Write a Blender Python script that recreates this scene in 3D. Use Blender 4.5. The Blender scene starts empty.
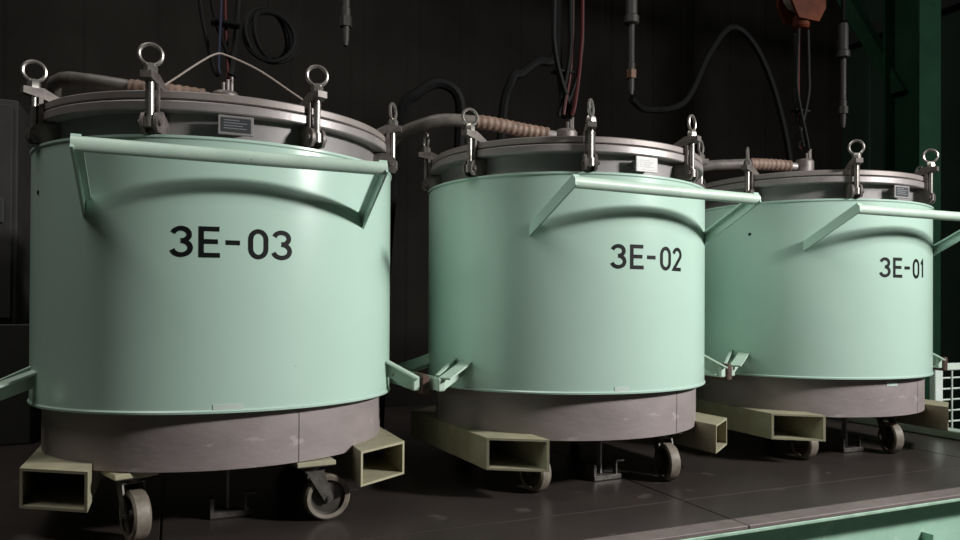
import bpy, bmesh, math, random
from math import sin, cos, pi, radians as rad
from mathutils import Vector, Matrix

random.seed(7)
S = bpy.context.scene
COL = S.collection

# ------------------------------------------------------------------ camera
cam_d = bpy.data.cameras.new('camera')
cam_d.sensor_width = 36.0
cam_d.lens = 764.7 / 960 * 36.0
cam_d.shift_x = -44.75 / 960
cam_d.shift_y = 32.17 / 960
cam_d.clip_end = 200
cam = bpy.data.objects.new('camera', cam_d)
COL.objects.link(cam)
yaw, pitch, roll = 0.4326, 0.0069, 0.0050
fw = Vector((sin(yaw) * cos(pitch), cos(yaw) * cos(pitch), sin(pitch)))
rt = Vector((cos(yaw), -sin(yaw), 0))
up = rt.cross(fw)
rt2 = rt * cos(roll) + up * sin(roll)
up2 = up * cos(roll) - rt * sin(roll)
cam.matrix_world = Matrix(((rt2.x, up2.x, -fw.x, -0.1749), (rt2.y, up2.y, -fw.y, -3.0162),
                           (rt2.z, up2.z, -fw.z, 0.6958), (0, 0, 0, 1)))
S.camera = cam

# ------------------------------------------------------------------ world, lights, exposure
S.view_settings.view_transform = 'Standard'
S.view_settings.look = 'None'
S.view_settings.exposure = 0.0
S.view_settings.gamma = 1.0
S.view_settings.use_curve_mapping = False
w = bpy.data.worlds.new('hall_ambience')
S.world = w
w.use_nodes = True
bg = w.node_tree.nodes['Background']
bg.inputs[0].default_value = (0.85, 1.0, 0.92, 1)
bg.inputs[1].default_value = 0.015


def area_lamp(name, loc, target, sx, sy, power, color):
    d = bpy.data.lights.new(name, 'AREA')
    d.shape = 'RECTANGLE'
    d.size, d.size_y = sx, sy
    d.energy = power
    d.color = color
    o = bpy.data.objects.new(name, d)
    COL.objects.link(o)
    o.location = loc
    o.rotation_euler = (Vector(target) - Vector(loc)).to_track_quat('-Z', 'Y').to_euler()
    return o


key = area_lamp('flood_lamp', (4.4, -3.9, 2.66), (0.1, -0.45, 0.75), 0.6, 0.30, 92, (1.0, 0.985, 0.965))
key.data.spread = rad(100)
right_fill = area_lamp('right_fill_lamp', (6.0, -4.6, 3.6), (4.0, 0.2, 0.7), 1.0, 0.5, 62, (1.0, 0.99, 0.97))  # added lamp: brightens the mesh guard, column and right vessel
right_fill.data.spread = rad(95)
area_lamp('fill_lamp', (-2.3, -0.8, 6.3), (0.0, -0.2, 0.8), 3.6, 3.0, 142, (1.0, 0.97, 0.93))  # added overhead fill for the dim left flank of the near vessel

# ------------------------------------------------------------------ materials
MATS = {}


def mat(name, color, rough=0.5, metal=0.0, var=None, vscale=6.0, vmix=0.5, bump=0.0, bscale=40.0,
        stretch=(1, 1, 1), spec=0.5, spots=None):
    m = bpy.data.materials.new(name)
    m.use_nodes = True
    nt = m.node_tree
    b = nt.nodes['Principled BSDF']
    b.inputs['Roughness'].default_value = rough
    b.inputs['Metallic'].default_value = metal
    b.inputs['Specular IOR Level'].default_value = spec
    tc = nt.nodes.new('ShaderNodeTexCoord')
    mp = nt.nodes.new('ShaderNodeMapping')
    mp.inputs['Scale'].default_value = stretch
    nt.links.new(tc.outputs['Object'], mp.inputs['Vector'])
    c_out = None
    if var:
        n = nt.nodes.new('ShaderNodeTexNoise')
        n.inputs['Scale'].default_value = vscale
        n.inputs['Detail'].default_value = 6
        n.inputs['Roughness'].default_value = 0.62
        nt.links.new(mp.outputs[0], n.inputs['Vector'])
        r = nt.nodes.new('ShaderNodeValToRGB')
        r.color_ramp.elements[0].position = 0.5 - 0.28 * vmix
        r.color_ramp.elements[1].position = 0.5 + 0.28 * vmix
        r.color_ramp.elements[0].color = (*var, 1)
        r.color_ramp.elements[1].color = (*color, 1)
        nt.links.new(n.outputs[0], r.inputs[0])
        c_out = r.outputs[0]
        if spots:
            n2 = nt.nodes.new('ShaderNodeTexNoise')
            n2.inputs['Scale'].default_value = spots[1]
            n2.inputs['Detail'].default_value = 4
            nt.links.new(mp.outputs[0], n2.inputs['Vector'])
            r2 = nt.nodes.new('ShaderNodeValToRGB')
            r2.color_ramp.elements[0].position = spots[2]
            r2.color_ramp.elements[1].position = spots[2] + 0.05
            nt.links.new(n2.outputs[0], r2.inputs[0])
            mx = nt.nodes.new('ShaderNodeMix')
            mx.data_type = 'RGBA'
            nt.links.new(r2.outputs[0], mx.inputs[0])
            nt.links.new(c_out, mx.inputs[6])
            mx.inputs[7].default_value = (*spots[0], 1)
            c_out = mx.outputs[2]
        nt.links.new(c_out, b.inputs['Base Color'])
    else:
        b.inputs['Base Color'].default_value = (*color, 1)
    if bump:
        n3 = nt.nodes.new('ShaderNodeTexNoise')
        n3.inputs['Scale'].default_value = bscale
        n3.inputs['Detail'].default_value = 4
        nt.links.new(mp.outputs[0], n3.inputs['Vector'])
        bp = nt.nodes.new('ShaderNodeBump')
        bp.inputs['Strength'].default_value = bump
        bp.inputs['Distance'].default_value = 0.004
        nt.links.new(n3.outputs[0], bp.inputs['Height'])
        nt.links.new(bp.outputs[0], b.inputs['Normal'])
    MATS[name] = m
    return m


mat('mint_paint', (0.465, 0.64, 0.545), 0.24, var=(0.44, 0.61, 0.515), vscale=3.0, vmix=0.9, bump=0.03, bscale=5,
    spots=((0.22, 0.27, 0.2), 22, 0.76))
mat('mint_paint_worn', (0.52, 0.66, 0.55), 0.42, var=(0.44, 0.58, 0.48), vscale=10, spots=((0.2, 0.17, 0.12), 30, 0.70))
mat('primer_grey', (0.33, 0.28, 0.272), 0.58, var=(0.20, 0.17, 0.165), vscale=5, vmix=1.2, bump=0.25, bscale=25,
    stretch=(1, 1, 2.2), spots=((0.36, 0.31, 0.30), 9, 0.64))
mat('ivory_paint', (0.40, 0.38, 0.26), 0.55, var=(0.31, 0.29, 0.19), vscale=9, spots=((0.16, 0.11, 0.07), 16, 0.68))
mat('flange_steel', (0.40, 0.365, 0.36), 0.42, 0.35, var=(0.26, 0.235, 0.23), vscale=12, vmix=1.2, bump=0.12, bscale=60)
mat('lid_steel', (0.34, 0.30, 0.285), 0.5, 0.25, var=(0.22, 0.19, 0.175), vscale=10, vmix=1.1, bump=0.12)
mat('neck_steel', (0.30, 0.28, 0.28), 0.5, 0.2, var=(0.20, 0.185, 0.18), vscale=8, vmix=1.1)
mat('bolt_steel', (0.50, 0.48, 0.45), 0.30, 0.75, var=(0.28, 0.25, 0.22), vscale=40, vmix=1.2)
mat('lug_steel', (0.20, 0.175, 0.16), 0.5, 0.3, var=(0.10, 0.085, 0.078), vscale=30)
mat('caster_steel', (0.15, 0.14, 0.13), 0.45, 0.5, var=(0.08, 0.07, 0.062), vscale=30)
mat('wheel_tread', (0.22, 0.19, 0.15), 0.55, var=(0.13, 0.11, 0.085), vscale=25)
mat('wheel_hub', (0.07, 0.062, 0.055), 0.5, 0.2, var=(0.04, 0.035, 0.03), vscale=20)
mat('black_lettering', (0.004, 0.005, 0.005), 0.6, spec=0.2)
mat('rubber_brown', (0.10, 0.055, 0.04), 0.7, var=(0.055, 0.03, 0.022), vscale=30)
mat('rubber_black', (0.005, 0.005, 0.005), 0.65, spec=0.12)
mat('cable_red', (0.05, 0.006, 0.005), 0.55, spec=0.25)
mat('cable_blue', (0.008, 0.010, 0.03), 0.6, spec=0.25)
mat('hose_tan', (0.24, 0.16, 0.12), 0.6, var=(0.14, 0.09, 0.065), vscale=25, bump=0.3)
mat('hose_grey', (0.17, 0.15, 0.135), 0.5, var=(0.10, 0.09, 0.08), vscale=20)
mat('wire_pale', (0.38, 0.32, 0.28), 0.5)
mat('plate_dark', (0.06, 0.065, 0.07), 0.35, 0.3)
mat('plate_bright', (0.46, 0.45, 0.44), 0.5, 0.1, var=(0.34, 0.33, 0.32), vscale=40)
mat('plate_line', (0.19, 0.19, 0.20), 0.4)
mat('tag_white', (0.55, 0.64, 0.585), 0.5)
mat('floor_steel', (0.054, 0.043, 0.038), 0.30, 0.0, var=(0.032, 0.027, 0.026), vscale=4.0, vmix=1.3, bump=0.10,
    bscale=14, spots=((0.085, 0.07, 0.066), 6, 0.66))
mat('edge_steel', (0.24, 0.195, 0.185), 0.42, 0.1, var=(0.13, 0.105, 0.10), vscale=14, vmix=1.2)
mat('beam_green', (0.40, 0.62, 0.49), 0.42, var=(0.33, 0.54, 0.41), vscale=7, spots=((0.48, 0.66, 0.54), 9, 0.66))
mat('edge_green', (0.42, 0.62, 0.48), 0.4, var=(0.3, 0.45, 0.34), vscale=20)
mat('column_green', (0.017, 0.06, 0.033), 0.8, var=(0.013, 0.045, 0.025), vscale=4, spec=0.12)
mat('wall_dark', (0.020, 0.0175, 0.015), 0.95, var=(0.013, 0.0115, 0.0095), vscale=1.2, spec=0.2)
mat('wall_green', (0.02, 0.045, 0.03), 0.7, var=(0.014, 0.034, 0.022), vscale=1.5)
mat('ground_concrete', (0.05, 0.048, 0.045), 0.8, var=(0.03, 0.03, 0.028), vscale=2)
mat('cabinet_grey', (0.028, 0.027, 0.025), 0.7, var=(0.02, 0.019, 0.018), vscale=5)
mat('mesh_white', (0.80, 0.88, 0.80), 0.4, var=(0.66, 0.76, 0.68), vscale=12)
mat('block_orange', (0.085, 0.020, 0.007), 0.7, var=(0.04, 0.010, 0.005), vscale=9, spec=0.12)
mat('fitting_grey', (0.045, 0.042, 0.038), 0.55, 0.2)
mat('fitting_brass', (0.10, 0.045, 0.02), 0.5, 0.3)
mat('rail_dark', (0.03, 0.03, 0.03), 0.6)


# ------------------------------------------------------------------ mesh helpers
class MB:
    def __init__(self):
        self.v, self.f = [], []

    def add(self, vs, fs):
        o = len(self.v)
        self.v += [tuple(p) for p in vs]
        self.f += [tuple(i + o for i in q) for q in fs]
        return self

    def hexa(self, p):   # eight points: bottom ring 0-3, top ring 4-7
        return self.add(p, [(3, 2, 1, 0), (4, 5, 6, 7), (0, 1, 5, 4), (1, 2, 6, 5), (2, 3, 7, 6), (3, 0, 4, 7)])

    def box(self, a, b):
        (x0, y0, z0), (x1, y1, z1) = a, b
        return self.hexa([(x0, y0, z0), (x1, y0, z0), (x1, y1, z0), (x0, y1, z0),
                          (x0, y0, z1), (x1, y0, z1), (x1, y1, z1), (x0, y1, z1)])

    def bbox(self, a, b, c=0.004):   # chamfered box
        bm = bmesh.new()
        m = MB().box(a, b)
        vs = [bm.verts.new(p) for p in m.v]
        for q in m.f:
            bm.faces.new([vs[i] for i in q])
        bmesh.ops.bevel(bm, geom=list(bm.edges), offset=c, segments=1, affect='EDGES')
        bm.verts.index_update()
        self.add([tuple(v.co) for v in bm.verts], [tuple(v.index for v in f.verts) for f in bm.faces])
        bm.free()
        return self

    def lathe(self, prof, n=48, c=(0, 0, 0), axis='Z', closed=False):
        vs, fs = [], []
        k = len(prof)
        for i in range(n):
            a = 2 * pi * i / n
            for r, h in prof:
                p = (r * cos(a), r * sin(a), h)
                if axis == 'X':
                    p = (p[2], p[0], p[1])
                elif axis == 'Y':
                    p = (p[1], p[2], p[0])
                vs.append((p[0] + c[0], p[1] + c[1], p[2] + c[2]))
        last = k if closed else k - 1
        for i in range(n):
            j = (i + 1) % n
            for q in range(last):
                q2 = (q + 1) % k
                fs.append((i * k + q, j * k + q, j * k + q2, i * k + q2))
        return self.add(vs, fs)

    def tube(self, pts, rad_, n=10, cap=True):
        pts = [Vector(p) for p in pts]
        rs = rad_ if isinstance(rad_, (list, tuple)) else [rad_] * len(pts)
        vs, fs = [], []
        prev = None
        for i, p in enumerate(pts):
            t = (pts[min(i + 1, len(pts) - 1)] - pts[max(i - 1, 0)]).normalized()
            if prev is None:
                u = t.cross(Vector((0, 0, 1)))
                if u.length < 1e-3:
                    u = t.cross(Vector((1, 0, 0)))
            else:
                u = prev - t * prev.dot(t)
            u.normalize()
            prev = u
            v = t.cross(u)
            for k in range(n):
                a = 2 * pi * k / n
                vs.append(p + (u * cos(a) + v * sin(a)) * rs[i])
        for i in range(len(pts) - 1):
            for k in range(n):
                k2 = (k + 1) % n
                fs.append((i * n + k, i * n + k2, (i + 1) * n + k2, (i + 1) * n + k))
        if cap:
            fs.append(tuple(reversed(range(n))))
            fs.append(tuple((len(pts) - 1) * n + k for k in range(n)))
        return self.add(vs, fs)

    def torus(self, c, R, r, M, n=24, m=8):
        vs, fs = [], []
        for i in range(n):
            a = 2 * pi * i / n
            for k in range(m):
                b = 2 * pi * k / m
                vs.append(Vector(c) + M @ Vector(((R + r * cos(b)) * cos(a), r * sin(b), (R + r * cos(b)) * sin(a))))
        for i in range(n):
            for k in range(m):
                i2, k2 = (i + 1) % n, (k + 1) % m
                fs.append((i * m + k, i * m + k2, i2 * m + k2, i2 * m + k))
        return self.add(vs, fs)

    def prism(self, poly, d):   # poly: 3D points in a plane, d: extrusion vector
        n = len(poly)
        d = Vector(d)
        vs = [Vector(p) for p in poly] + [Vector(p) + d for p in poly]
        fs = [tuple(reversed(range(n))), tuple(range(n, 2 * n))]
        fs += [(i, (i + 1) % n, n + (i + 1) % n, n + i) for i in range(n)]
        return self.add(vs, fs)

    def xf(self, M):
        self.v = [tuple(M @ Vector(p)) for p in self.v]
        return self

    def mesh(self, name, m, smooth=35):
        me = bpy.data.meshes.new(name)
        me.from_pydata(self.v, [], self.f)
        bm = bmesh.new()
        bm.from_mesh(me)
        bmesh.ops.recalc_face_normals(bm, faces=bm.faces)
        bm.to_mesh(me)
        bm.free()
        me.materials.append(MATS[m])
        if smooth:
            me.shade_smooth()
            me.set_sharp_from_angle(angle=rad(smooth))
        me.update()
        return me

    def build(self, name, m, parent=None, smooth=35):
        return link(name, self.mesh(name, m, smooth), parent)


def link(name, me, parent=None):
    o = bpy.data.objects.new(name, me)
    COL.objects.link(o)
    if parent is not None:
        o.parent = parent
    return o


def thing(name, label, cat, loc=(0, 0, 0), rz=0.0, group=None):
    o = bpy.data.objects.new(name, None)
    COL.objects.link(o)
    o.location = loc
    o.rotation_euler = (0, 0, rz)
    o.empty_display_size = 0.1
    return tag(o, label, cat, group)


def tag(o, label, cat, group=None):
    o['label'] = label
    o['category'] = cat
    if group:
        o['group'] = group
    return o


def struct(o):
    o['kind'] = 'structure'
    return o


def spline(pts, n=8):
    P = [Vector(p) for p in pts]
    P = [P[0] * 2 - P[1]] + P + [P[-1] * 2 - P[-2]]
    out = []
    for i in range(1, len(P) - 2):
        a, b, c, d = P[i - 1:i + 3]
        for k in range(n):
            t = k / n
            out.append(0.5 * ((2 * b) + (c - a) * t + (2 * a - 5 * b + 4 * c - d) * t * t + (3 * b - a - 3 * c + d) * t ** 3))
    out.append(P[-2])
    return out


# ------------------------------------------------------------------ setting
PLX0, PLX1, PLY0, PLY1 = -3.2, 3.74, -1.09, 2.2
floor = struct(MB().box((PLX0, PLY0 + 0.14, -0.10), (PLX1, PLY1, -0.012)).build('floor', 'floor_steel', None, 0))
G = 0.0035
xs = [PLX0, -1.9, -0.2, 1.51, 3.2, PLX1]
rows = [(PLY0 + 0.085, -0.735), (-0.735, 1.7), (1.7, PLY1)]
for ri, (ya, yb) in enumerate(rows):
    off = (0.0, 0.0, 0.6)[ri]
    xx = [PLX0] + [x + off for x in xs[1:-1] if x + off < PLX1 - 0.2] + [PLX1]
    for a, b in zip(xx, xx[1:]):
        MB().bbox((a + G, ya + G, -0.012), (b - G, yb - G, random.uniform(-0.0008, 0.0)), 0.0015).build('floor_plate', 'floor_steel', floor, 0)
for a, b in ((PLX0, -0.2), (-0.2, 1.51), (1.51, PLX1)):
    MB().bbox((a + 0.002, PLY0, -0.012), (b - 0.002, PLY0 + 0.085 - 0.002, 0.0008), 0.002).build('edge_plate', 'edge_steel', floor, 0)

fascia = struct(MB().box((PLX0, PLY0 + 0.10, -0.60), (PLX1, PLY0 + 0.13, -0.012)).build('trim_1', 'beam_green', None, 0))
MB().bbox((PLX0, PLY0 - 0.002, -0.024), (PLX1, PLY0 + 0.10, -0.0125), 0.002).build('top_flange', 'edge_green', fascia, 0)
MB().box((PLX0, PLY0 + 0.03, -0.315), (PLX1, PLY0 + 0.10, -0.30)).build('bottom_flange', 'beam_green', fascia, 0)
for x in (-1.2, 0.0, 1.2, 2.44, 3.5):
    MB().box((x, PLY0 + 0.05, -0.30), (x + 0.012, PLY0 + 0.10, -0.155)).build('stiffener', 'beam_green', fascia, 0)

kerb = struct(MB().bbox((3.63, -1.0, 0.001), (3.73, 2.1, 0.045), 0.004).build('trim_2', 'mint_paint_worn', None, 0))

struct(MB().box((-8, -14, -0.66), (12, 4.0, -0.60)).build('floor', 'ground_concrete', None, 0))
wb = struct(MB().box((-8, 3.6, -0.60), (12, 3.8, 6.0)).build('wall_back', 'wall_dark', None, 0))
# vertical sheeting ribs of the dark back wall
x = -7.8
while x < 11.8:
    MB().prism([(x, 3.6, -0.6), (x + 0.03, 3.588, -0.6), (x + 0.11, 3.588, -0.6), (x + 0.14, 3.6, -0.6)], (0, 0, 6.6)).build('wall_rib', 'wall_dark', wb, 0)
    x += 0.5
wr = struct(MB().box((7.0, -6, -0.60), (7.2, 3.6, 6.0)).build('wall_right', 'wall_green', None, 0))
y = -1.0
while y < 3.4:
    MB().box((6.97, y, -0.6), (7.0, y + 0.06, 6.0)).build('wall_rib', 'wall_green', wr, 0)
    y += 0.7

# ------------------------------------------------------------------ green column with knee brace
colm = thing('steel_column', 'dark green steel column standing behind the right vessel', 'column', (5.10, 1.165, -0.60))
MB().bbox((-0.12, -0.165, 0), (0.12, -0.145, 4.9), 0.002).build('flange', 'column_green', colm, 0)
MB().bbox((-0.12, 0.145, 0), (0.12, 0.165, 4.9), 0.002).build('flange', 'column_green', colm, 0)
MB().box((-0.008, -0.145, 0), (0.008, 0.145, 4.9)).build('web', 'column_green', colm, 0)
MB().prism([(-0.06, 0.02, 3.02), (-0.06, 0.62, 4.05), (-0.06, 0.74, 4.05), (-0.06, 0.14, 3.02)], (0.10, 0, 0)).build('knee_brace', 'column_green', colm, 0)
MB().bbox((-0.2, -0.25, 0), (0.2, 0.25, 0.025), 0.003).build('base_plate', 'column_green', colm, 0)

# ------------------------------------------------------------------ white mesh guard
guard = thing('mesh_guard', 'low white wire mesh guard at the right end of the platform', 'guard', (3.76, -0.02, 0))
MB().bbox((0.02, -0.02, -0.3), (0.085, 0.02, 0.39), 0.004).build('post', 'mesh_white', guard, 0)
MB().bbox((1.1, -0.02, -0.3), (1.155, 0.02, 0.39), 0.004).build('post', 'mesh_white', guard, 0)
MB().bbox((0.0855, -0.018, 0.345), (1.0995, 0.018, 0.385), 0.004).build('top_rail', 'mesh_white', guard, 0)
MB().bbox((0.0855, -0.018, -0.10), (1.0995, 0.018, -0.06), 0.004).build('bottom_rail', 'mesh_white', guard, 0)
mm = MB()
for k in range(1, 11):
    x = 0.085 + k * 0.096
    mm.tube([(x, -0.004, -0.08), (x, -0.004, 0.365)], 0.0055, 6, False)
for k in range(0, 6):
    z = -0.015 + k * 0.063
    mm.tube([(0.08, 0.004, z), (1.105, 0.004, z)], 0.0055, 6, False)
ms = mm.build('wire_mesh', 'mesh_white', guard)
ms['kind'] = 'stuff'

# ------------------------------------------------------------------ cabinet at left
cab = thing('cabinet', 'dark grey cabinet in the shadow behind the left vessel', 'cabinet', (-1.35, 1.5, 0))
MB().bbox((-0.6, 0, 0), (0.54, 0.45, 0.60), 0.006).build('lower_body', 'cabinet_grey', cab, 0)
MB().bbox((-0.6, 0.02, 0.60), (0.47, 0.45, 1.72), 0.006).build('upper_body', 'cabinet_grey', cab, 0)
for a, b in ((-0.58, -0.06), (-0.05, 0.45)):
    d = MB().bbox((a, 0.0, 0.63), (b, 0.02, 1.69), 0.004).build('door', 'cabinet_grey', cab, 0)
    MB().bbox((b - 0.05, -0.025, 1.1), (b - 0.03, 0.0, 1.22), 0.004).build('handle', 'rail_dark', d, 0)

# ------------------------------------------------------------------ vessels
R = 0.6


def cyl_strip(pts, r, wd, th=0.0008):
    """A painted stroke following the curved shell: pts are (arc length, z)."""
    m = MB()
    P = [Vector((p[0], p[1], 0)) for p in pts]
    # subdivide so that it follows the curve
    Q = [P[0]]
    for a, b in zip(P, P[1:]):
        n = max(1, int((b - a).length / 0.008))
        for k in range(1, n + 1):
            Q.append(a.lerp(b, k / n))
    vs, fs = [], []
    closed = (Q[0] - Q[-1]).length < 1e-6
    N = len(Q)
    for i, p in enumerate(Q):
        if closed:
            d0 = (Q[i] - Q[i - 1 if i > 0 else N - 2]).normalized()
            d1 = (Q[i + 1 if i < N - 1 else 1] - Q[i]).normalized()
        else:
            d0 = (Q[max(i, 1)] - Q[max(i, 1) - 1]).normalized()
            d1 = (Q[min(i + 1, N - 1)] - Q[min(i + 1, N - 1) - 1]).normalized()
        t = (d0 + d1)
        t = t.normalized() if t.length > 1e-4 else d1
        k = 1 / max(0.5, t.dot(d1))
        nrm = Vector((-t.y, t.x, 0)) * wd / 2 * k
        for q in (p + nrm, p - nrm):
            a = -pi / 2 + q.x / R
            for rr in (r, r + th):
                vs.append((rr * cos(a), rr * sin(a), q.y))
    for i in range(N - 1):
        a, b = 4 * i, 4 * (i + 1)
        fs += [(a + 1, a + 3, b + 3, b + 1), (a, b, b + 2, a + 2), (a, a + 1, b + 1, b), (a + 2, b + 2, b + 3, a + 3)]
    if not closed:
        fs += [(0, 2, 3, 1), (4 * (N - 1), 4 * (N - 1) + 1, 4 * (N - 1) + 3, 4 * (N - 1) + 2)]
    return m.add(vs, fs)


def arcp(cx, cy, rx, ry, a0, a1, n=14):
    return [(cx + rx * cos(rad(a0 + (a1 - a0) * k / n)), cy + ry * sin(rad(a0 + (a1 - a0) * k / n))) for k in range(n + 1)]


GW, GH, SW = 0.050, 0.077, 0.0138    # stroke centre-line width and height, stroke width
GLY = {
    '3': [arcp(0.024, 0.059, 0.023, 0.018, 165, -90) , arcp(0.024, 0.0205, 0.026, 0.0205, 90, -165)],
    'E': [[(0.050, 0.077), (0.0, 0.077), (0.0, 0.0), (0.052, 0.0)], [(0.0, 0.040), (0.046, 0.040)]],
    '-': [[(0, 0.040), (0.040, 0.040)]],
    '0': [arcp(0.0225, 0.052, 0.0225, 0.025, 0, 180) + arcp(0.0225, 0.025, 0.0225, 0.025, 180, 360) + [(0.045, 0.052)]],
    '2': [arcp(0.022, 0.056, 0.022, 0.021, 170, -25, 12) + [(0.0, 0.0), (0.046, 0.0)]],
    '1': [[(0.002, 0.062), (0.018, 0.077), (0.018, 0.0)]],
}
# '3' as one continuous stroke pair: the middle tongue is drawn by both arcs meeting at its centre


def lettering(root, text, x0, z0, sc):
    xpos = {k: v * sc for k, v in {0: 0.0, 1: 0.0800, 2: 0.1480, 3: 0.2190, 4: 0.2880}.items()}
    for i, ch in enumerate(text):
        m = MB()
        z1 = z0 + (0.0015 if i < 2 else 0)
        for st in GLY[ch]:
            if ch == '-' :
                pts = [(x0 + xpos[i] + p[0] * sc, z1 + p[1]) for p in st]
            else:
                pts = [(x0 + xpos[i] + p[0] * sc, z1 + p[1]) for p in st]
            s = cyl_strip(pts, R + 0.0003, SW)
            m.add(s.v, s.f)
        nm = 'painted_dash' if ch == '-' else ('painted_letter' if ch.isalpha() else 'painted_digit')
        m.build(nm, 'black_lettering', root, 0)


# meshes shared by all three vessels
SH = {}
SH['shell'] = MB().lathe([(0.535, 0.388), (0.596, 0.382), (0.6035, 0.380), (0.6045, 0.386), (0.6005, 0.391), (0.600, 0.400),
                          (0.600, 0.60), (0.600, 0.80), (0.600, 1.00), (0.600, 1.180), (0.604, 1.184), (0.604, 1.191), (0.597, 1.193),
                          (0.590, 1.189), (0.530, 1.186)], 160).mesh('shell', 'mint_paint')
SH['drum'] = MB().lathe([(0.0, 0.203), (0.555, 0.203), (0.565, 0.206), (0.565, 0.30), (0.565, 0.389), (0.50, 0.389)], 128).mesh('base_drum', 'primer_grey')
SH['neck'] = MB().lathe([(0.545, 1.180), (0.545, 1.240), (0.549, 1.262), (0.549, 1.270)], 128).mesh('neck', 'neck_steel')
SH['ring'] = MB().lathe([(0.535, 1.266), (0.588, 1.266), (0.592, 1.270), (0.592, 1.292), (0.588, 1.296), (0.535, 1.296)], 128).mesh('flange_ring', 'flange_steel')
SH['lid'] = MB().lathe([(0.53, 1.300), (0.584, 1.300), (0.588, 1.303), (0.588, 1.321), (0.583, 1.325), (0.52, 1.325), (0.50, 1.333),
                        (0.35, 1.358), (0.18, 1.374), (0.0, 1.380)], 128).mesh('lid', 'lid_steel')
SH['gasket'] = MB().lathe([(0.53, 1.2955), (0.578, 1.2955), (0.578, 1.3005), (0.53, 1.3005)], 96).mesh('gasket', 'rubber_black')


def pocket_mesh(s):
    xo, xi, yo, yi = 0.569, 0.386, -0.405, -0.541
    z0, z1, t = 0.111, 0.226, 0.008
    m = MB()
    # outer loop and inner loop at the mitred front end and at the rear end
    def yy(x):
        return yo + (yi - yo) * (xo - x) / (xo - xi)
    def loop(a, b, c, d, back):
        return [(s * x, -yy(x) if back else yy(x), z) for x, z in ((a, c), (b, c), (b, d), (a, d))]
    vs = loop(xi, xo, z0, z1, False) + loop(xi + t, xo - t, z0 + t, z1 - t, False) + loop(xi, xo, z0, z1, True) + loop(xi + t, xo - t, z0 + t, z1 - t, True)
    fs = []
    for i in range(4):
        j = (i + 1) % 4
        fs += [(i, j, 4 + j, 4 + i), (8 + i, 8 + j, 12 + j, 12 + i), (i, j, 8 + j, 8 + i), (4 + i, 4 + j, 12 + j, 12 + i)]
    m.add(vs, fs)
    return m.mesh('fork_pocket', 'ivory_paint', 0)


SH['pocket-1'], SH['pocket1'] = pocket_mesh(-1), pocket_mesh(1)


def angle_arm(p0, p1, side, h=0.046, fl=0.030, t=0.007):
    """An angle-iron arm: vertical web plus a top flange turned to one side; p0, p1 are centres of the web."""
    p0, p1 = Vector(p0), Vector(p1)
    d = (p1 - p0).normalized()
    sd = Vector((-d.y, d.x, 0)).normalized() * side
    u = sd.cross(d) * side
    if u.z < 0:
        u = -u
    prof = [(0, -h / 2), (t, -h / 2), (t, h / 2 - t), (fl, h / 2 - t), (fl, h / 2), (0, h / 2)]
    m = MB()
    vs = [p0 + sd * a + u * b for a, b in prof] + [p1 + sd * a + u * b for a, b in prof]
    n = 6
    fs = [(0, 1, 2, 5), (2, 3, 4, 5), (6, 11, 8, 7), (8, 11, 10, 9)] + [(i, (i + 1) % n, n + (i + 1) % n, n + i) for i in range(n)]
    return m.add(vs, fs)


# handle
bar_m = MB().tube([(-0.414, -0.733, 1.114), (-0.2, -0.733, 1.114), (0.2, -0.733, 1.114), (0.414, -0.733, 1.114)], 0.0205, 20).mesh('guard_bar', 'mint_paint_worn')
SH['bar'] = bar_m
for s in (-1, 1):
    a = angle_arm((s * 0.4145, -0.748, 1.120), (s * 0.4145, -0.424, 0.976), s, 0.041, 0.024)
    SH['arm%d' % s] = a.mesh('guard_bracket', 'mint_paint', 0)
    # low side bumper
    c_ = 0.645 if s > 0 else 0.700
    SH['bump%d' % s] = MB().bbox((s * c_ - 0.014, -0.30, 0.388), (s * c_ + 0.014, 0.30, 0.436), 0.004).mesh('bumper_bar', 'mint_paint_worn', 0)
    for yb, tg in ((-0.285, 'f'), (0.285, 'b')):
        sg = -1 if yb < 0 else 1
        foot = sg * (0.235 if s > 0 else 0.165)
        q = angle_arm((s * (c_ + 0.004), yb, 0.412), (s * 0.545, foot, 0.474), -sg * s, 0.055, 0.050)
        if s < 0:   # second flange: the left arms are channels open at the front
            q2 = angle_arm((s * (c_ - 0.004), yb + sg * -0.052, 0.425), (s * 0.560, foot - sg * 0.050, 0.492), -sg * s, 0.040, 0.012)
            q.add(q2.v, q2.f)
        SH['barm%s%d' % (tg, s)] = q.mesh('bumper_arm', 'mint_paint_worn', 0)
SH['pad'] = MB().bbox((0.660, -0.310, 0.374), (0.690, -0.20, 0.446), 0.005).mesh('rubber_pad', 'rubber_brown', 0)

# clamp pieces: built at the angle 0 (pointing along +X), turned by the object
lug = MB()
for sy in (-1, 1):
    lug.prism([(0.540, sy * 0.019 - 0.005, 1.196), (0.632, sy * 0.019 - 0.005, 1.196), (0.642, sy * 0.019 - 0.005, 1.212),
               (0.642, sy * 0.019 - 0.005, 1.234), (0.632, sy * 0.019 - 0.005, 1.250), (0.600, sy * 0.019 - 0.005, 1.262), (0.540, sy * 0.019 - 0.005, 1.262)], (0, 0.010, 0))
lug.tube([(0.626, -0.032, 1.223), (0.626, 0.032, 1.223)], 0.009, 10)
lug.xf(Matrix.Translation((-0.013, 0, 0)))
SH['lug'] = lug.mesh('clamp_lug', 'lug_steel')
rod = MB().tube([(0.626, 0, 1.212), (0.626, 0, 1.392)], 0.0105, 12)
rod.lathe([(0.0, 1.209), (0.017, 1.209), (0.017, 1.237), (0.0, 1.237)], 12, (0.626, 0, 0))
rod.xf(Matrix.Translation((-0.013, 0, 0)))
SH['rod'] = rod.mesh('swing_bolt', 'bolt_steel')
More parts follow.
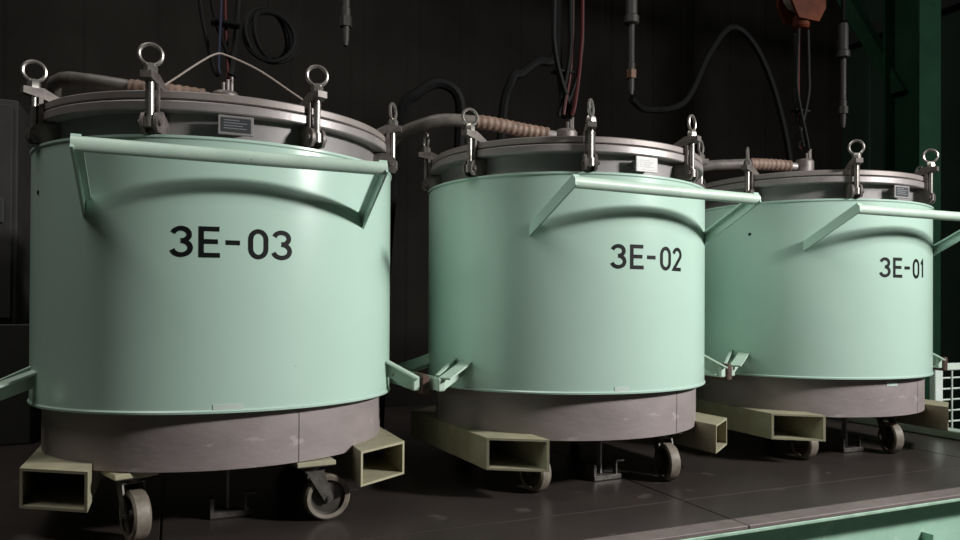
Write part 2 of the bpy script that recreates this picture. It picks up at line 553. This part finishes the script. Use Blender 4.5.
fin = MB().prism([(0.655, -0.016, 1.352), (0.655, -0.016, 1.372), (0.600, -0.016, 1.374), (0.535, -0.016, 1.342), (0.530, -0.016, 1.327), (0.560, -0.016, 1.327), (0.600, -0.016, 1.340)], (0, 0.032, 0))
fin.prism([(0.602, -0.019, 1.262), (0.614, -0.019, 1.262), (0.614, -0.019, 1.345), (0.602, -0.019, 1.345)], (0, 0.006, 0))
fin.prism([(0.602, 0.013, 1.262), (0.614, 0.013, 1.262), (0.614, 0.013, 1.345), (0.602, 0.013, 1.345)], (0, 0.006, 0))
fin.xf(Matrix.Translation((-0.010, 0, -0.006)))
SH['finger'] = fin.mesh('clamp_finger', 'lug_steel', 0)


def eye_mesh(ang):
    m = MB()
    m.lathe([(0.0, 1.374), (0.019, 1.374), (0.019, 1.392), (0.013, 1.402), (0.0, 1.404)], 6, (0.626, 0, 0))
    m.torus((0.626, 0, 1.428), 0.0305, 0.0058, Matrix.Rotation(ang, 3, 'Z'), 28, 8)
    m.xf(Matrix.Translation((-0.013, 0, -0.009)))
    return m.mesh('eye_nut', 'bolt_steel')


def caster(root, wx, wy, heading, front=True):
    """wx, wy: where the wheel touches the floor; heading: rolling direction (degrees)."""
    h = rad(heading)
    f = Vector((cos(h), sin(h), 0))
    sd = Vector((-sin(h), cos(h), 0))
    mnt = Vector((wx, wy, 0)) - f * 0.048
    M = Matrix(((f.x, sd.x, 0, 0), (f.y, sd.y, 0, 0), (0, 0, 1, 0), (0, 0, 0, 1)))
    T = Matrix.Translation((mnt.x, mnt.y, 0)) @ M
    k = MB()
    k.bbox((-0.045, -0.045, 0.179), (0.045, 0.045, 0.1855), 0.002)
    k.lathe([(0.0, 0.168), (0.032, 0.168), (0.036, 0.178), (0.030, 0.195), (0.0, 0.195)], 20)
    for sy in (-1, 1):
        k.prism([(-0.028, sy * 0.030 - 0.0025, 0.170), (0.030, sy * 0.030 - 0.0025, 0.170), (0.063, sy * 0.030 - 0.0025, 0.072),
                 (0.048, sy * 0.030 - 0.0025, 0.060), (0.032, sy * 0.030 - 0.0025, 0.070)], (0, 0.005, 0))
    k.bbox((-0.03, -0.0325, 0.164), (0.034, 0.0325, 0.1705), 0.002)
    k.tube([(0.048, -0.038, 0.075), (0.048, 0.038, 0.075)], 0.007, 10)
    c = k.xf(T).build('caster', 'caster_steel', root)
    MB().bbox((-0.062, -0.062, 0.186), (0.062, 0.062, 0.2028), 0.003).xf(T).build('mounting_plate', 'ivory_paint', c, 0)
    wm = MB().lathe([(0.056, -0.022), (0.068, -0.024), (0.074, -0.018), (0.075, 0.0), (0.074, 0.018), (0.068, 0.024), (0.056, 0.022)], 32, (0.048, 0, 0.075), 'Y')
    wm.xf(T).build('wheel_tread', 'wheel_tread', c)
    hm = MB().lathe([(0.0, -0.020), (0.018, -0.020), (0.020, -0.011), (0.050, -0.010), (0.0565, -0.016), (0.0565, 0.016), (0.050, 0.010), (0.020, 0.011), (0.018, 0.020), (0.0, 0.020)], 28, (0.048, 0, 0.075), 'Y')
    hm.xf(T).build('wheel_hub', 'wheel_hub', c)


EYE = [
    # how each eye ring stands, clockwise from the left front clamp: the angle of its plane (degrees)
    [8, 0, -6, 55, 40, 110, 20, 75],
    [4, 46, 29, 35, 60, 15, 130, 90],
    [44, -42, -40, 70, 110, 30, 85, 140],
]


def vessel(i, pos, rz, text, label, casters, plate):
    root = thing('wheeled_vessel', label, 'vessel', (pos[0], pos[1], 0), rz, 'mint green wheeled vessels')
    shell = link('shell', SH['shell'], root)
    link('base_drum', SH['drum'], root)
    link('neck', SH['neck'], root)
    link('flange_ring', SH['ring'], root)
    lid = link('lid', SH['lid'], root)
    link('gasket', SH['gasket'], root)
    # central terminal head on the lid
    th = MB().lathe([(0.0, 1.376), (0.10, 1.372), (0.10, 1.388), (0.055, 1.390), (0.050, 1.400), (0.050, 1.470), (0.040, 1.482), (0.0, 1.484)], 28)
    for k in range(6):
        a = k * pi / 3
        th.lathe([(0.0, 1.388), (0.009, 1.388), (0.009, 1.400), (0.0, 1.400)], 6, (0.08 * cos(a), 0.08 * sin(a), 0))
    for k in range(3):
        a = -1.9 + k * 0.5
        th.tube([(0.030 * cos(a), 0.030 * sin(a), 1.47), (0.030 * cos(a), 0.030 * sin(a), 1.51 + 0.012 * k)], 0.007, 8)
    th.build('terminal_head', 'lug_steel', lid)
    for s in (-1, 1):
        link('fork_pocket', SH['pocket%d' % s], root)
        link('guard_bracket', SH['arm%d' % s], root)
        link('bumper_bar', SH['bump%d' % s], root)
        link('bumper_arm', SH['barmf%d' % s], root)
        link('bumper_arm', SH['barmb%d' % s], root)
    link('guard_bar', SH['bar'], root)
    link('rubber_pad', SH['pad'], root)['label'] = 'brown rubber pad'
    for k in range(8):
        a = rad(-157.5 + 45 * k)
        if i == 0 and k == 0:
            a = rad(-157.5)
        L = link('clamp_lug', SH['lug'], root)
        L.rotation_euler = (0, 0, a)
        link('swing_bolt', SH['rod'], L)
        link('clamp_finger', SH['finger'], L)
        link('eye_nut', eye_mesh(rad(EYE[i][k]) - a - rz), L)
    for c in casters:
        caster(root, *c)
    # floor lock under the middle of the drum
    MB().bbox((-0.005, -0.292, 0.022), (0.004, -0.262, 0.2028), 0.001).build('lock_rod', 'neck_steel', root, 0)
    fo = MB().bbox((-0.058, -0.33, 0.0005), (0.075, -0.24, 0.021), 0.003)
    fo.box((-0.056, -0.325, 0.021), (-0.044, -0.26, 0.066))
    fo.box((0.050, -0.325, 0.021), (0.056, -0.30, 0.078))
    fo.box((0.056, -0.325, 0.070), (0.090, -0.30, 0.078))
    fo.build('floor_lock', 'caster_steel', root, 0)
    # nameplate on a stand-off below the flange
    a = rad(plate[1])
    P = MB().bbox((0.585, -0.050, 1.204), (0.591, 0.050, 1.262), 0.002)
    P.box((0.545, -0.03, 1.215), (0.5855, 0.03, 1.25))
    pl = P.build('nameplate', 'plate_bright' if plate[0] == 'bright' else 'neck_steel', root, 0)
    pl.rotation_euler = (0, 0, a)
    pf = MB().box((0.5905, -0.042, 1.212), (0.5918, 0.042, 1.255)).build('plate_face', 'plate_bright' if plate[0] == 'bright' else 'plate_dark', pl, 0)
    ln = MB()
    for (y0, y1, zz) in ((-0.034, 0.010, 1.246), (-0.034, 0.032, 1.238), (-0.034, 0.020, 1.230), (-0.034, 0.030, 1.222)):
        ln.box((0.5915, y0, zz), (0.5922, y1, zz + 0.0028))
    ln.build('plate_line', 'plate_line', pl, 0)
    # small white tag at the lower rim, plugged hole high on the left flank
    t = MB()
    ta = {0: -92.0, 1: -100.5, 2: -91.0}[i]
    tz = (0.384, 0.406) if i < 2 else (0.345, 0.362)
    tr = 0.6004 if i < 2 else 0.5654
    hw = (4.0, 2.8, 3.4)[i]
    pts = []
    for k in range(7):
        aa = rad(ta - hw + 2 * hw * k / 6)
        pts.append(aa)
    vs = [(r_ * cos(aa), r_ * sin(aa), z_) for aa in pts for z_ in tz for r_ in (tr, tr + 0.0012)]
    fs = []
    for k in range(6):
        b = 4 * k
        fs += [(b + 1, b + 5, b + 7, b + 3), (b, b + 4, b + 5, b + 1), (b + 2, b + 3, b + 7, b + 6)]
    fs += [(0, 1, 3, 2), (24, 26, 27, 25)]
    t.add(vs, fs).build('tag', 'tag_white', root, 0)
    if i != 1:
        aa = rad(-157)
        MB().tube([(0.596 * cos(aa), 0.596 * sin(aa), 1.045), (0.6022 * cos(aa), 0.6022 * sin(aa), 1.045)], 0.007, 12).build('plug', 'rubber_black', root)
    lettering(root, text, (-0.176, -0.150, -0.112)[i], (0.843, 0.845, 0.845)[i], (0.98, 0.98, 0.93)[i])
    # weld seam of the base drum
    for aa in (-70, 50, 170):
        a = rad(aa)
        MB().tube([(0.5652 * cos(a), 0.5652 * sin(a), 0.206), (0.5652 * cos(a), 0.5652 * sin(a), 0.379)], 0.0025, 6).build('weld_seam', 'primer_grey', root)
    return root


VES = [((0.0, 0.0), 0.0), ((1.4039, -0.0231), 0.0544), ((2.8473, 0.0240), -0.0232)]
vessel(0, VES[0][0], VES[0][1], '3E-03', 'mint green wheeled vessel marked 3E-03, nearest and leftmost of the three',
       [(0.29, -0.465, 5), (-0.268, -0.47, -70), (0.30, 0.40, 30), (-0.30, 0.40, 80)], ('dark', -90.5))
vessel(1, VES[1][0], VES[1][1], '3E-02', 'mint green wheeled vessel marked 3E-02, middle of the three',
       [(0.225, -0.433, -100), (-0.345, -0.36, -80), (0.30, 0.40, 60), (-0.30, 0.40, 80)], ('bright', -90.0))
vessel(2, VES[2][0], VES[2][1], '3E-01', 'mint green wheeled vessel marked 3E-01, farthest and rightmost of the three',
       [(0.16, -0.41, -105), (-0.345, -0.37, -95), (0.10, 0.36, 60), (-0.33, 0.40, 80)], ('dark', -88.0))


# ------------------------------------------------------------------ hoses on the lids
def vt(i, p):
    (x, y), r = VES[i]
    return Vector((x + cos(r) * p[0] - sin(r) * p[1], y + sin(r) * p[0] + cos(r) * p[1], p[2]))


def hose(i, name, label, path, r0, n_wrap0, n_wrap1):
    root = thing(name, label, 'hose', vt(i, path[0]), 0, 'wrapped hoses over the vessel lids')
    base = vt(i, path[0])
    pts = [p - base for p in spline([vt(i, p) for p in path], 26)]
    N = len(pts)
    a, b = int(n_wrap0 * (N - 1)), int(n_wrap1 * (N - 1))
    # plain grey length
    MB().tube(pts[b - 1:], r0 * 0.86, 14).build('grey_sleeve', 'hose_grey', root)
    MB().tube(pts[:a + 2], r0 * 0.7, 14).build('end_fitting', 'flange_steel', root)
    # corrugated tan wrapping
    seg = pts[a:b + 1]
    fine, rs = [], []
    dist = 0.0
    for p, q in zip(seg, seg[1:]):
        n = max(2, int((q - p).length / 0.0045))
        for k in range(n):
            fine.append(p.lerp(q, k / n))
            rs.append(r0 * (1.0 + 0.05 * sin(2 * pi * dist / 0.027)))
            dist += (q - p).length / n
    fine.append(seg[-1])
    rs.append(r0)
    MB().tube(fine, rs, 14).build('wrapping', 'hose_tan', root, 60)


hose(0, 'wrapped_hose', 'tan wrapped hose on the lid of the vessel marked 3E-03',
     [(-0.055, 0.0, 1.455), (-0.15, 0.02, 1.465), (-0.30, 0.05, 1.475), (-0.46, 0.14, 1.505), (-0.56, 0.30, 1.535), (-0.60, 0.48, 1.50), (-0.60, 0.70, 1.1), (-0.58, 0.82, 0.25)], 0.029, 0.03, 0.30)
hose(1, 'wrapped_hose', 'tan wrapped hose on the lid of the vessel marked 3E-02',
     [(-0.055, 0.0, 1.450), (-0.20, 0.03, 1.465), (-0.40, 0.05, 1.48), (-0.60, 0.13, 1.470), (-0.72, 0.36, 1.36), (-0.74, 0.62, 0.9), (-0.72, 0.74, 0.25)], 0.030, 0.04, 0.34)
hose(2, 'wrapped_hose', 'tan wrapped hose on the lid of the vessel marked 3E-01',
     [(-0.055, 0.0, 1.440), (-0.20, 0.03, 1.445), (-0.40, 0.05, 1.435), (-0.60, 0.13, 1.410), (-0.72, 0.36, 1.32), (-0.74, 0.62, 0.9), (-0.72, 0.74, 0.25)], 0.030, 0.04, 0.28)

# thin pale wire tented over the lid of the near vessel
wire = MB().tube(spline([(-0.33, -0.10, 1.364), (-0.20, -0.10, 1.46), (-0.10, -0.10, 1.545), (-0.04, -0.10, 1.588), (0.0, -0.10, 1.588), (0.10, -0.11, 1.55), (0.20, -0.12, 1.49), (0.30, -0.14, 1.42), (0.34, -0.14, 1.360)], 6), 0.0032, 6).build('slack_wire', 'wire_pale')
tag(wire, 'thin pale wire looping up over the lid of the vessel marked 3E-03', 'wire')

# ------------------------------------------------------------------ overhead rail and hanging leads
RZ = 3.6
rail = thing('overhead_rail', 'dark overhead steel rail above the vessels, out of the light', 'rail', (2.0, 0.5, RZ))
MB().bbox((-5.5, -0.55, 0), (5.5, -0.45, 0.14), 0.004).build('beam', 'rail_dark', rail, 0)
MB().bbox((-5.5, 0.25, 0), (5.5, 0.35, 0.14), 0.004).build('beam', 'rail_dark', rail, 0)
for x in (-5.2, -0.5, 4.9):
    MB().bbox((x, -0.6, 0.14), (x + 0.1, 3.1, 0.28), 0.004).build('cross_beam', 'rail_dark', rail, 0)

LEADS = [('near vessel marked 3E-03', [(-0.05, 0.05, 'rubber_black', .009), (0.0, 0.07, 'cable_red', .006), (-0.10, 0.03, 'rubber_black', .007), (-0.02, 0.0, 'cable_blue', .005), (0.05, 0.08, 'rubber_black', .010)]),
         ('middle vessel marked 3E-02', [(-0.06, 0.0, 'rubber_black', .012), (-0.02, 0.04, 'rubber_black', .014), (0.02, 0.0, 'rubber_black', .010), (0.05, 0.03, 'cable_red', .007), (0.08, 0.0, 'cable_red', .008), (0.0, 0.08, 'rubber_black', .013), (0.11, 0.05, 'rubber_black', .008)]),
         ('right vessel marked 3E-01', [(-0.05, 0.0, 'rubber_black', .009), (-0.01, 0.03, 'cable_red', .006), (0.03, 0.0, 'rubber_black', .010), (0.0, 0.07, 'rubber_black', .008)])]
for i, (lab, cs) in enumerate(LEADS):
    (vx, vy), r = VES[i]
    b = thing('hanging_leads', 'black and red leads hanging onto the lid of the ' + lab, 'cables', (vx, vy, 1.54), 0, 'hanging leads over the vessels')
    top = RZ - 1.54 if i != 2 else 0.63
    for k, (dx, dy, m, rr) in enumerate(cs):
        kx = 0.03 * cos(k * 1.3)
        ky = 0.03 * sin(k * 1.3)
        pts = spline([(kx, ky, 0.002), (kx + 0.2 * dx, ky + 0.2 * dy, 0.05), (dx * 0.9, dy, 0.28), (dx, dy, 0.6 if i != 2 else 0.42), (dx * 0.8, dy, top)], 8)
        MB().tube(pts, rr, 7).build('lead', m, b)
    MB().bbox((-0.05, 0.005, 0.20), (0.05, 0.06, 0.212), 0.003).build('lead_clip', 'rubber_black', b, 0)

# orange hook block over the right vessel
hb = thing('hook_block', 'rusty orange crane hook block hanging over the right vessel', 'hook block', (2.86, 0.06, 2.20))
blk = MB()
for sy in (-1, 1):
    blk.prism([(-0.118, sy * 0.05 - 0.008, 0.10), (-0.07, sy * 0.05 - 0.008, 0.02), (0.07, sy * 0.05 - 0.008, 0.02), (0.118, sy * 0.05 - 0.008, 0.10),
               (0.118, sy * 0.05 - 0.008, 0.26), (0.07, sy * 0.05 - 0.008, 0.33), (-0.07, sy * 0.05 - 0.008, 0.33), (-0.118, sy * 0.05 - 0.008, 0.26)], (0, 0.016, 0))
blk.build('cheek_plate', 'block_orange', hb, 0)
MB().lathe([(0.0, -0.036), (0.11, -0.036), (0.095, 0.0), (0.11, 0.036), (0.0, 0.036)], 28, (0, 0, 0.19), 'Y').build('sheave', 'lug_steel', hb)
MB().lathe([(0.0, -0.012), (0.034, -0.012), (0.044, 0.0), (0.044, 0.045), (0.03, 0.06), (0.0, 0.06)], 20).build('hook_collar', 'block_orange', hb)
MB().tube([(-0.098, 0, 0.19), (-0.098, 0, RZ - 2.20)], 0.007, 6).build('wire_rope', 'rail_dark', hb)
MB().tube([(0.098, 0, 0.19), (0.098, 0, RZ - 2.20)], 0.007, 6).build('wire_rope', 'rail_dark', hb)


def fitting(x, y, zb, zt, label, brass):
    f = thing('hanging_fitting', label, 'fitting', (x, y, zb), 0, 'hanging hose fittings behind the vessels')
    H = zt - zb
    MB().tube([(0, 0, H), (0, 0, RZ - zb)], 0.016, 8).build('drop_hose', 'rubber_black', f)
    MB().lathe([(0.0, H - 0.02), (0.030, H - 0.02), (0.034, H - 0.05), (0.034, H - 0.20), (0.045, H - 0.21), (0.045, H - 0.25), (0.025, H - 0.26), (0.0, H - 0.26)], 20).build('coupling', 'fitting_grey', f)
    MB().lathe([(0.0, H - 0.255), (0.020, H - 0.255), (0.020, 0.19), (0.024, 0.185), (0.024, 0.14), (0.0, 0.14)], 16).build('stem', 'fitting_grey', f)
    MB().lathe([(0.0, 0.145), (0.032, 0.145), (0.032, 0.095), (0.0, 0.095)], 6).build('nut', 'fitting_brass' if brass else 'fitting_grey', f)
    MB().lathe([(0.0, 0.10), (0.020, 0.10), (0.018, 0.03), (0.012, 0.0), (0.0, 0.0)], 14).build('nozzle', 'fitting_grey', f)


fitting(0.60, 0.8, 1.99, 2.55, 'grey hose fitting hanging behind the left and middle vessels', False)
fitting(2.27, 0.8, 1.95, 2.62, 'hose fitting with brass nut hanging behind the middle vessel', True)
fitting(3.97, 0.8, 1.93, 2.66, 'grey hose fitting hanging behind the right vessel', False)

c1 = MB().tube(spline([(2.27, 0.80, 1.925), (2.42, 0.85, 1.89), (2.69, 0.85, 1.97), (2.88, 0.85, 2.30), (3.06, 0.85, 2.49), (3.26, 0.85, 2.38), (3.44, 0.85, 2.05), (3.56, 0.85, 1.55), (3.60, 0.9, 0.8), (3.55, 0.95, 0.03)], 8), 0.020, 8).build('slack_cable', 'rubber_black')
tag(c1, 'thick black cable looping behind the middle and right vessels', 'cable')
c2 = MB().tube(spline([(0.80, 0.9, 0.03), (0.82, 0.82, 1.0), (0.88, 0.8, 1.66), (0.97, 0.8, 1.80), (1.09, 0.8, 1.87), (1.20, 0.8, 1.80), (1.22, 0.85, 1.55), (1.25, 0.95, 0.8), (1.3, 1.0, 0.03)], 8), 0.030, 8).build('slack_cable', 'rubber_black')
tag(c2, 'thick black hose arching up behind the middle vessel lid', 'cable')
c3 = MB().tube(spline([(1.76, 0.8, 3.6), (1.78, 0.8, 2.4), (1.76, 0.8, 2.10), (1.66, 0.8, 2.06), (1.56, 0.8, 1.98), (1.50, 0.8, 1.93), (1.46, 0.85, 1.6), (1.46, 0.95, 0.03)], 8), 0.026, 8).build('slack_cable', 'rubber_black')
tag(c3, 'black hose hanging and bending down behind the hanging leads of the middle vessel', 'cable')
coil = thing('cable_coil', 'dark coil of cable hanging high behind the left vessel', 'cable coil', (0.24, 0.8, 1.98))
m = MB()
for k in range(4):
    m.torus((0.012 * (k % 2), 0.02 * k, 0.01 * k), 0.115 + 0.006 * (k % 3), 0.011, Matrix.Rotation(0.25 * k, 3, 'Z'), 28, 7)
m.build('loops', 'rubber_black', coil)
MB().tube([(0, 0.03, 0.12), (0, 0.03, RZ - 1.98)], 0.006, 6).build('hanger', 'rubber_black', coil)
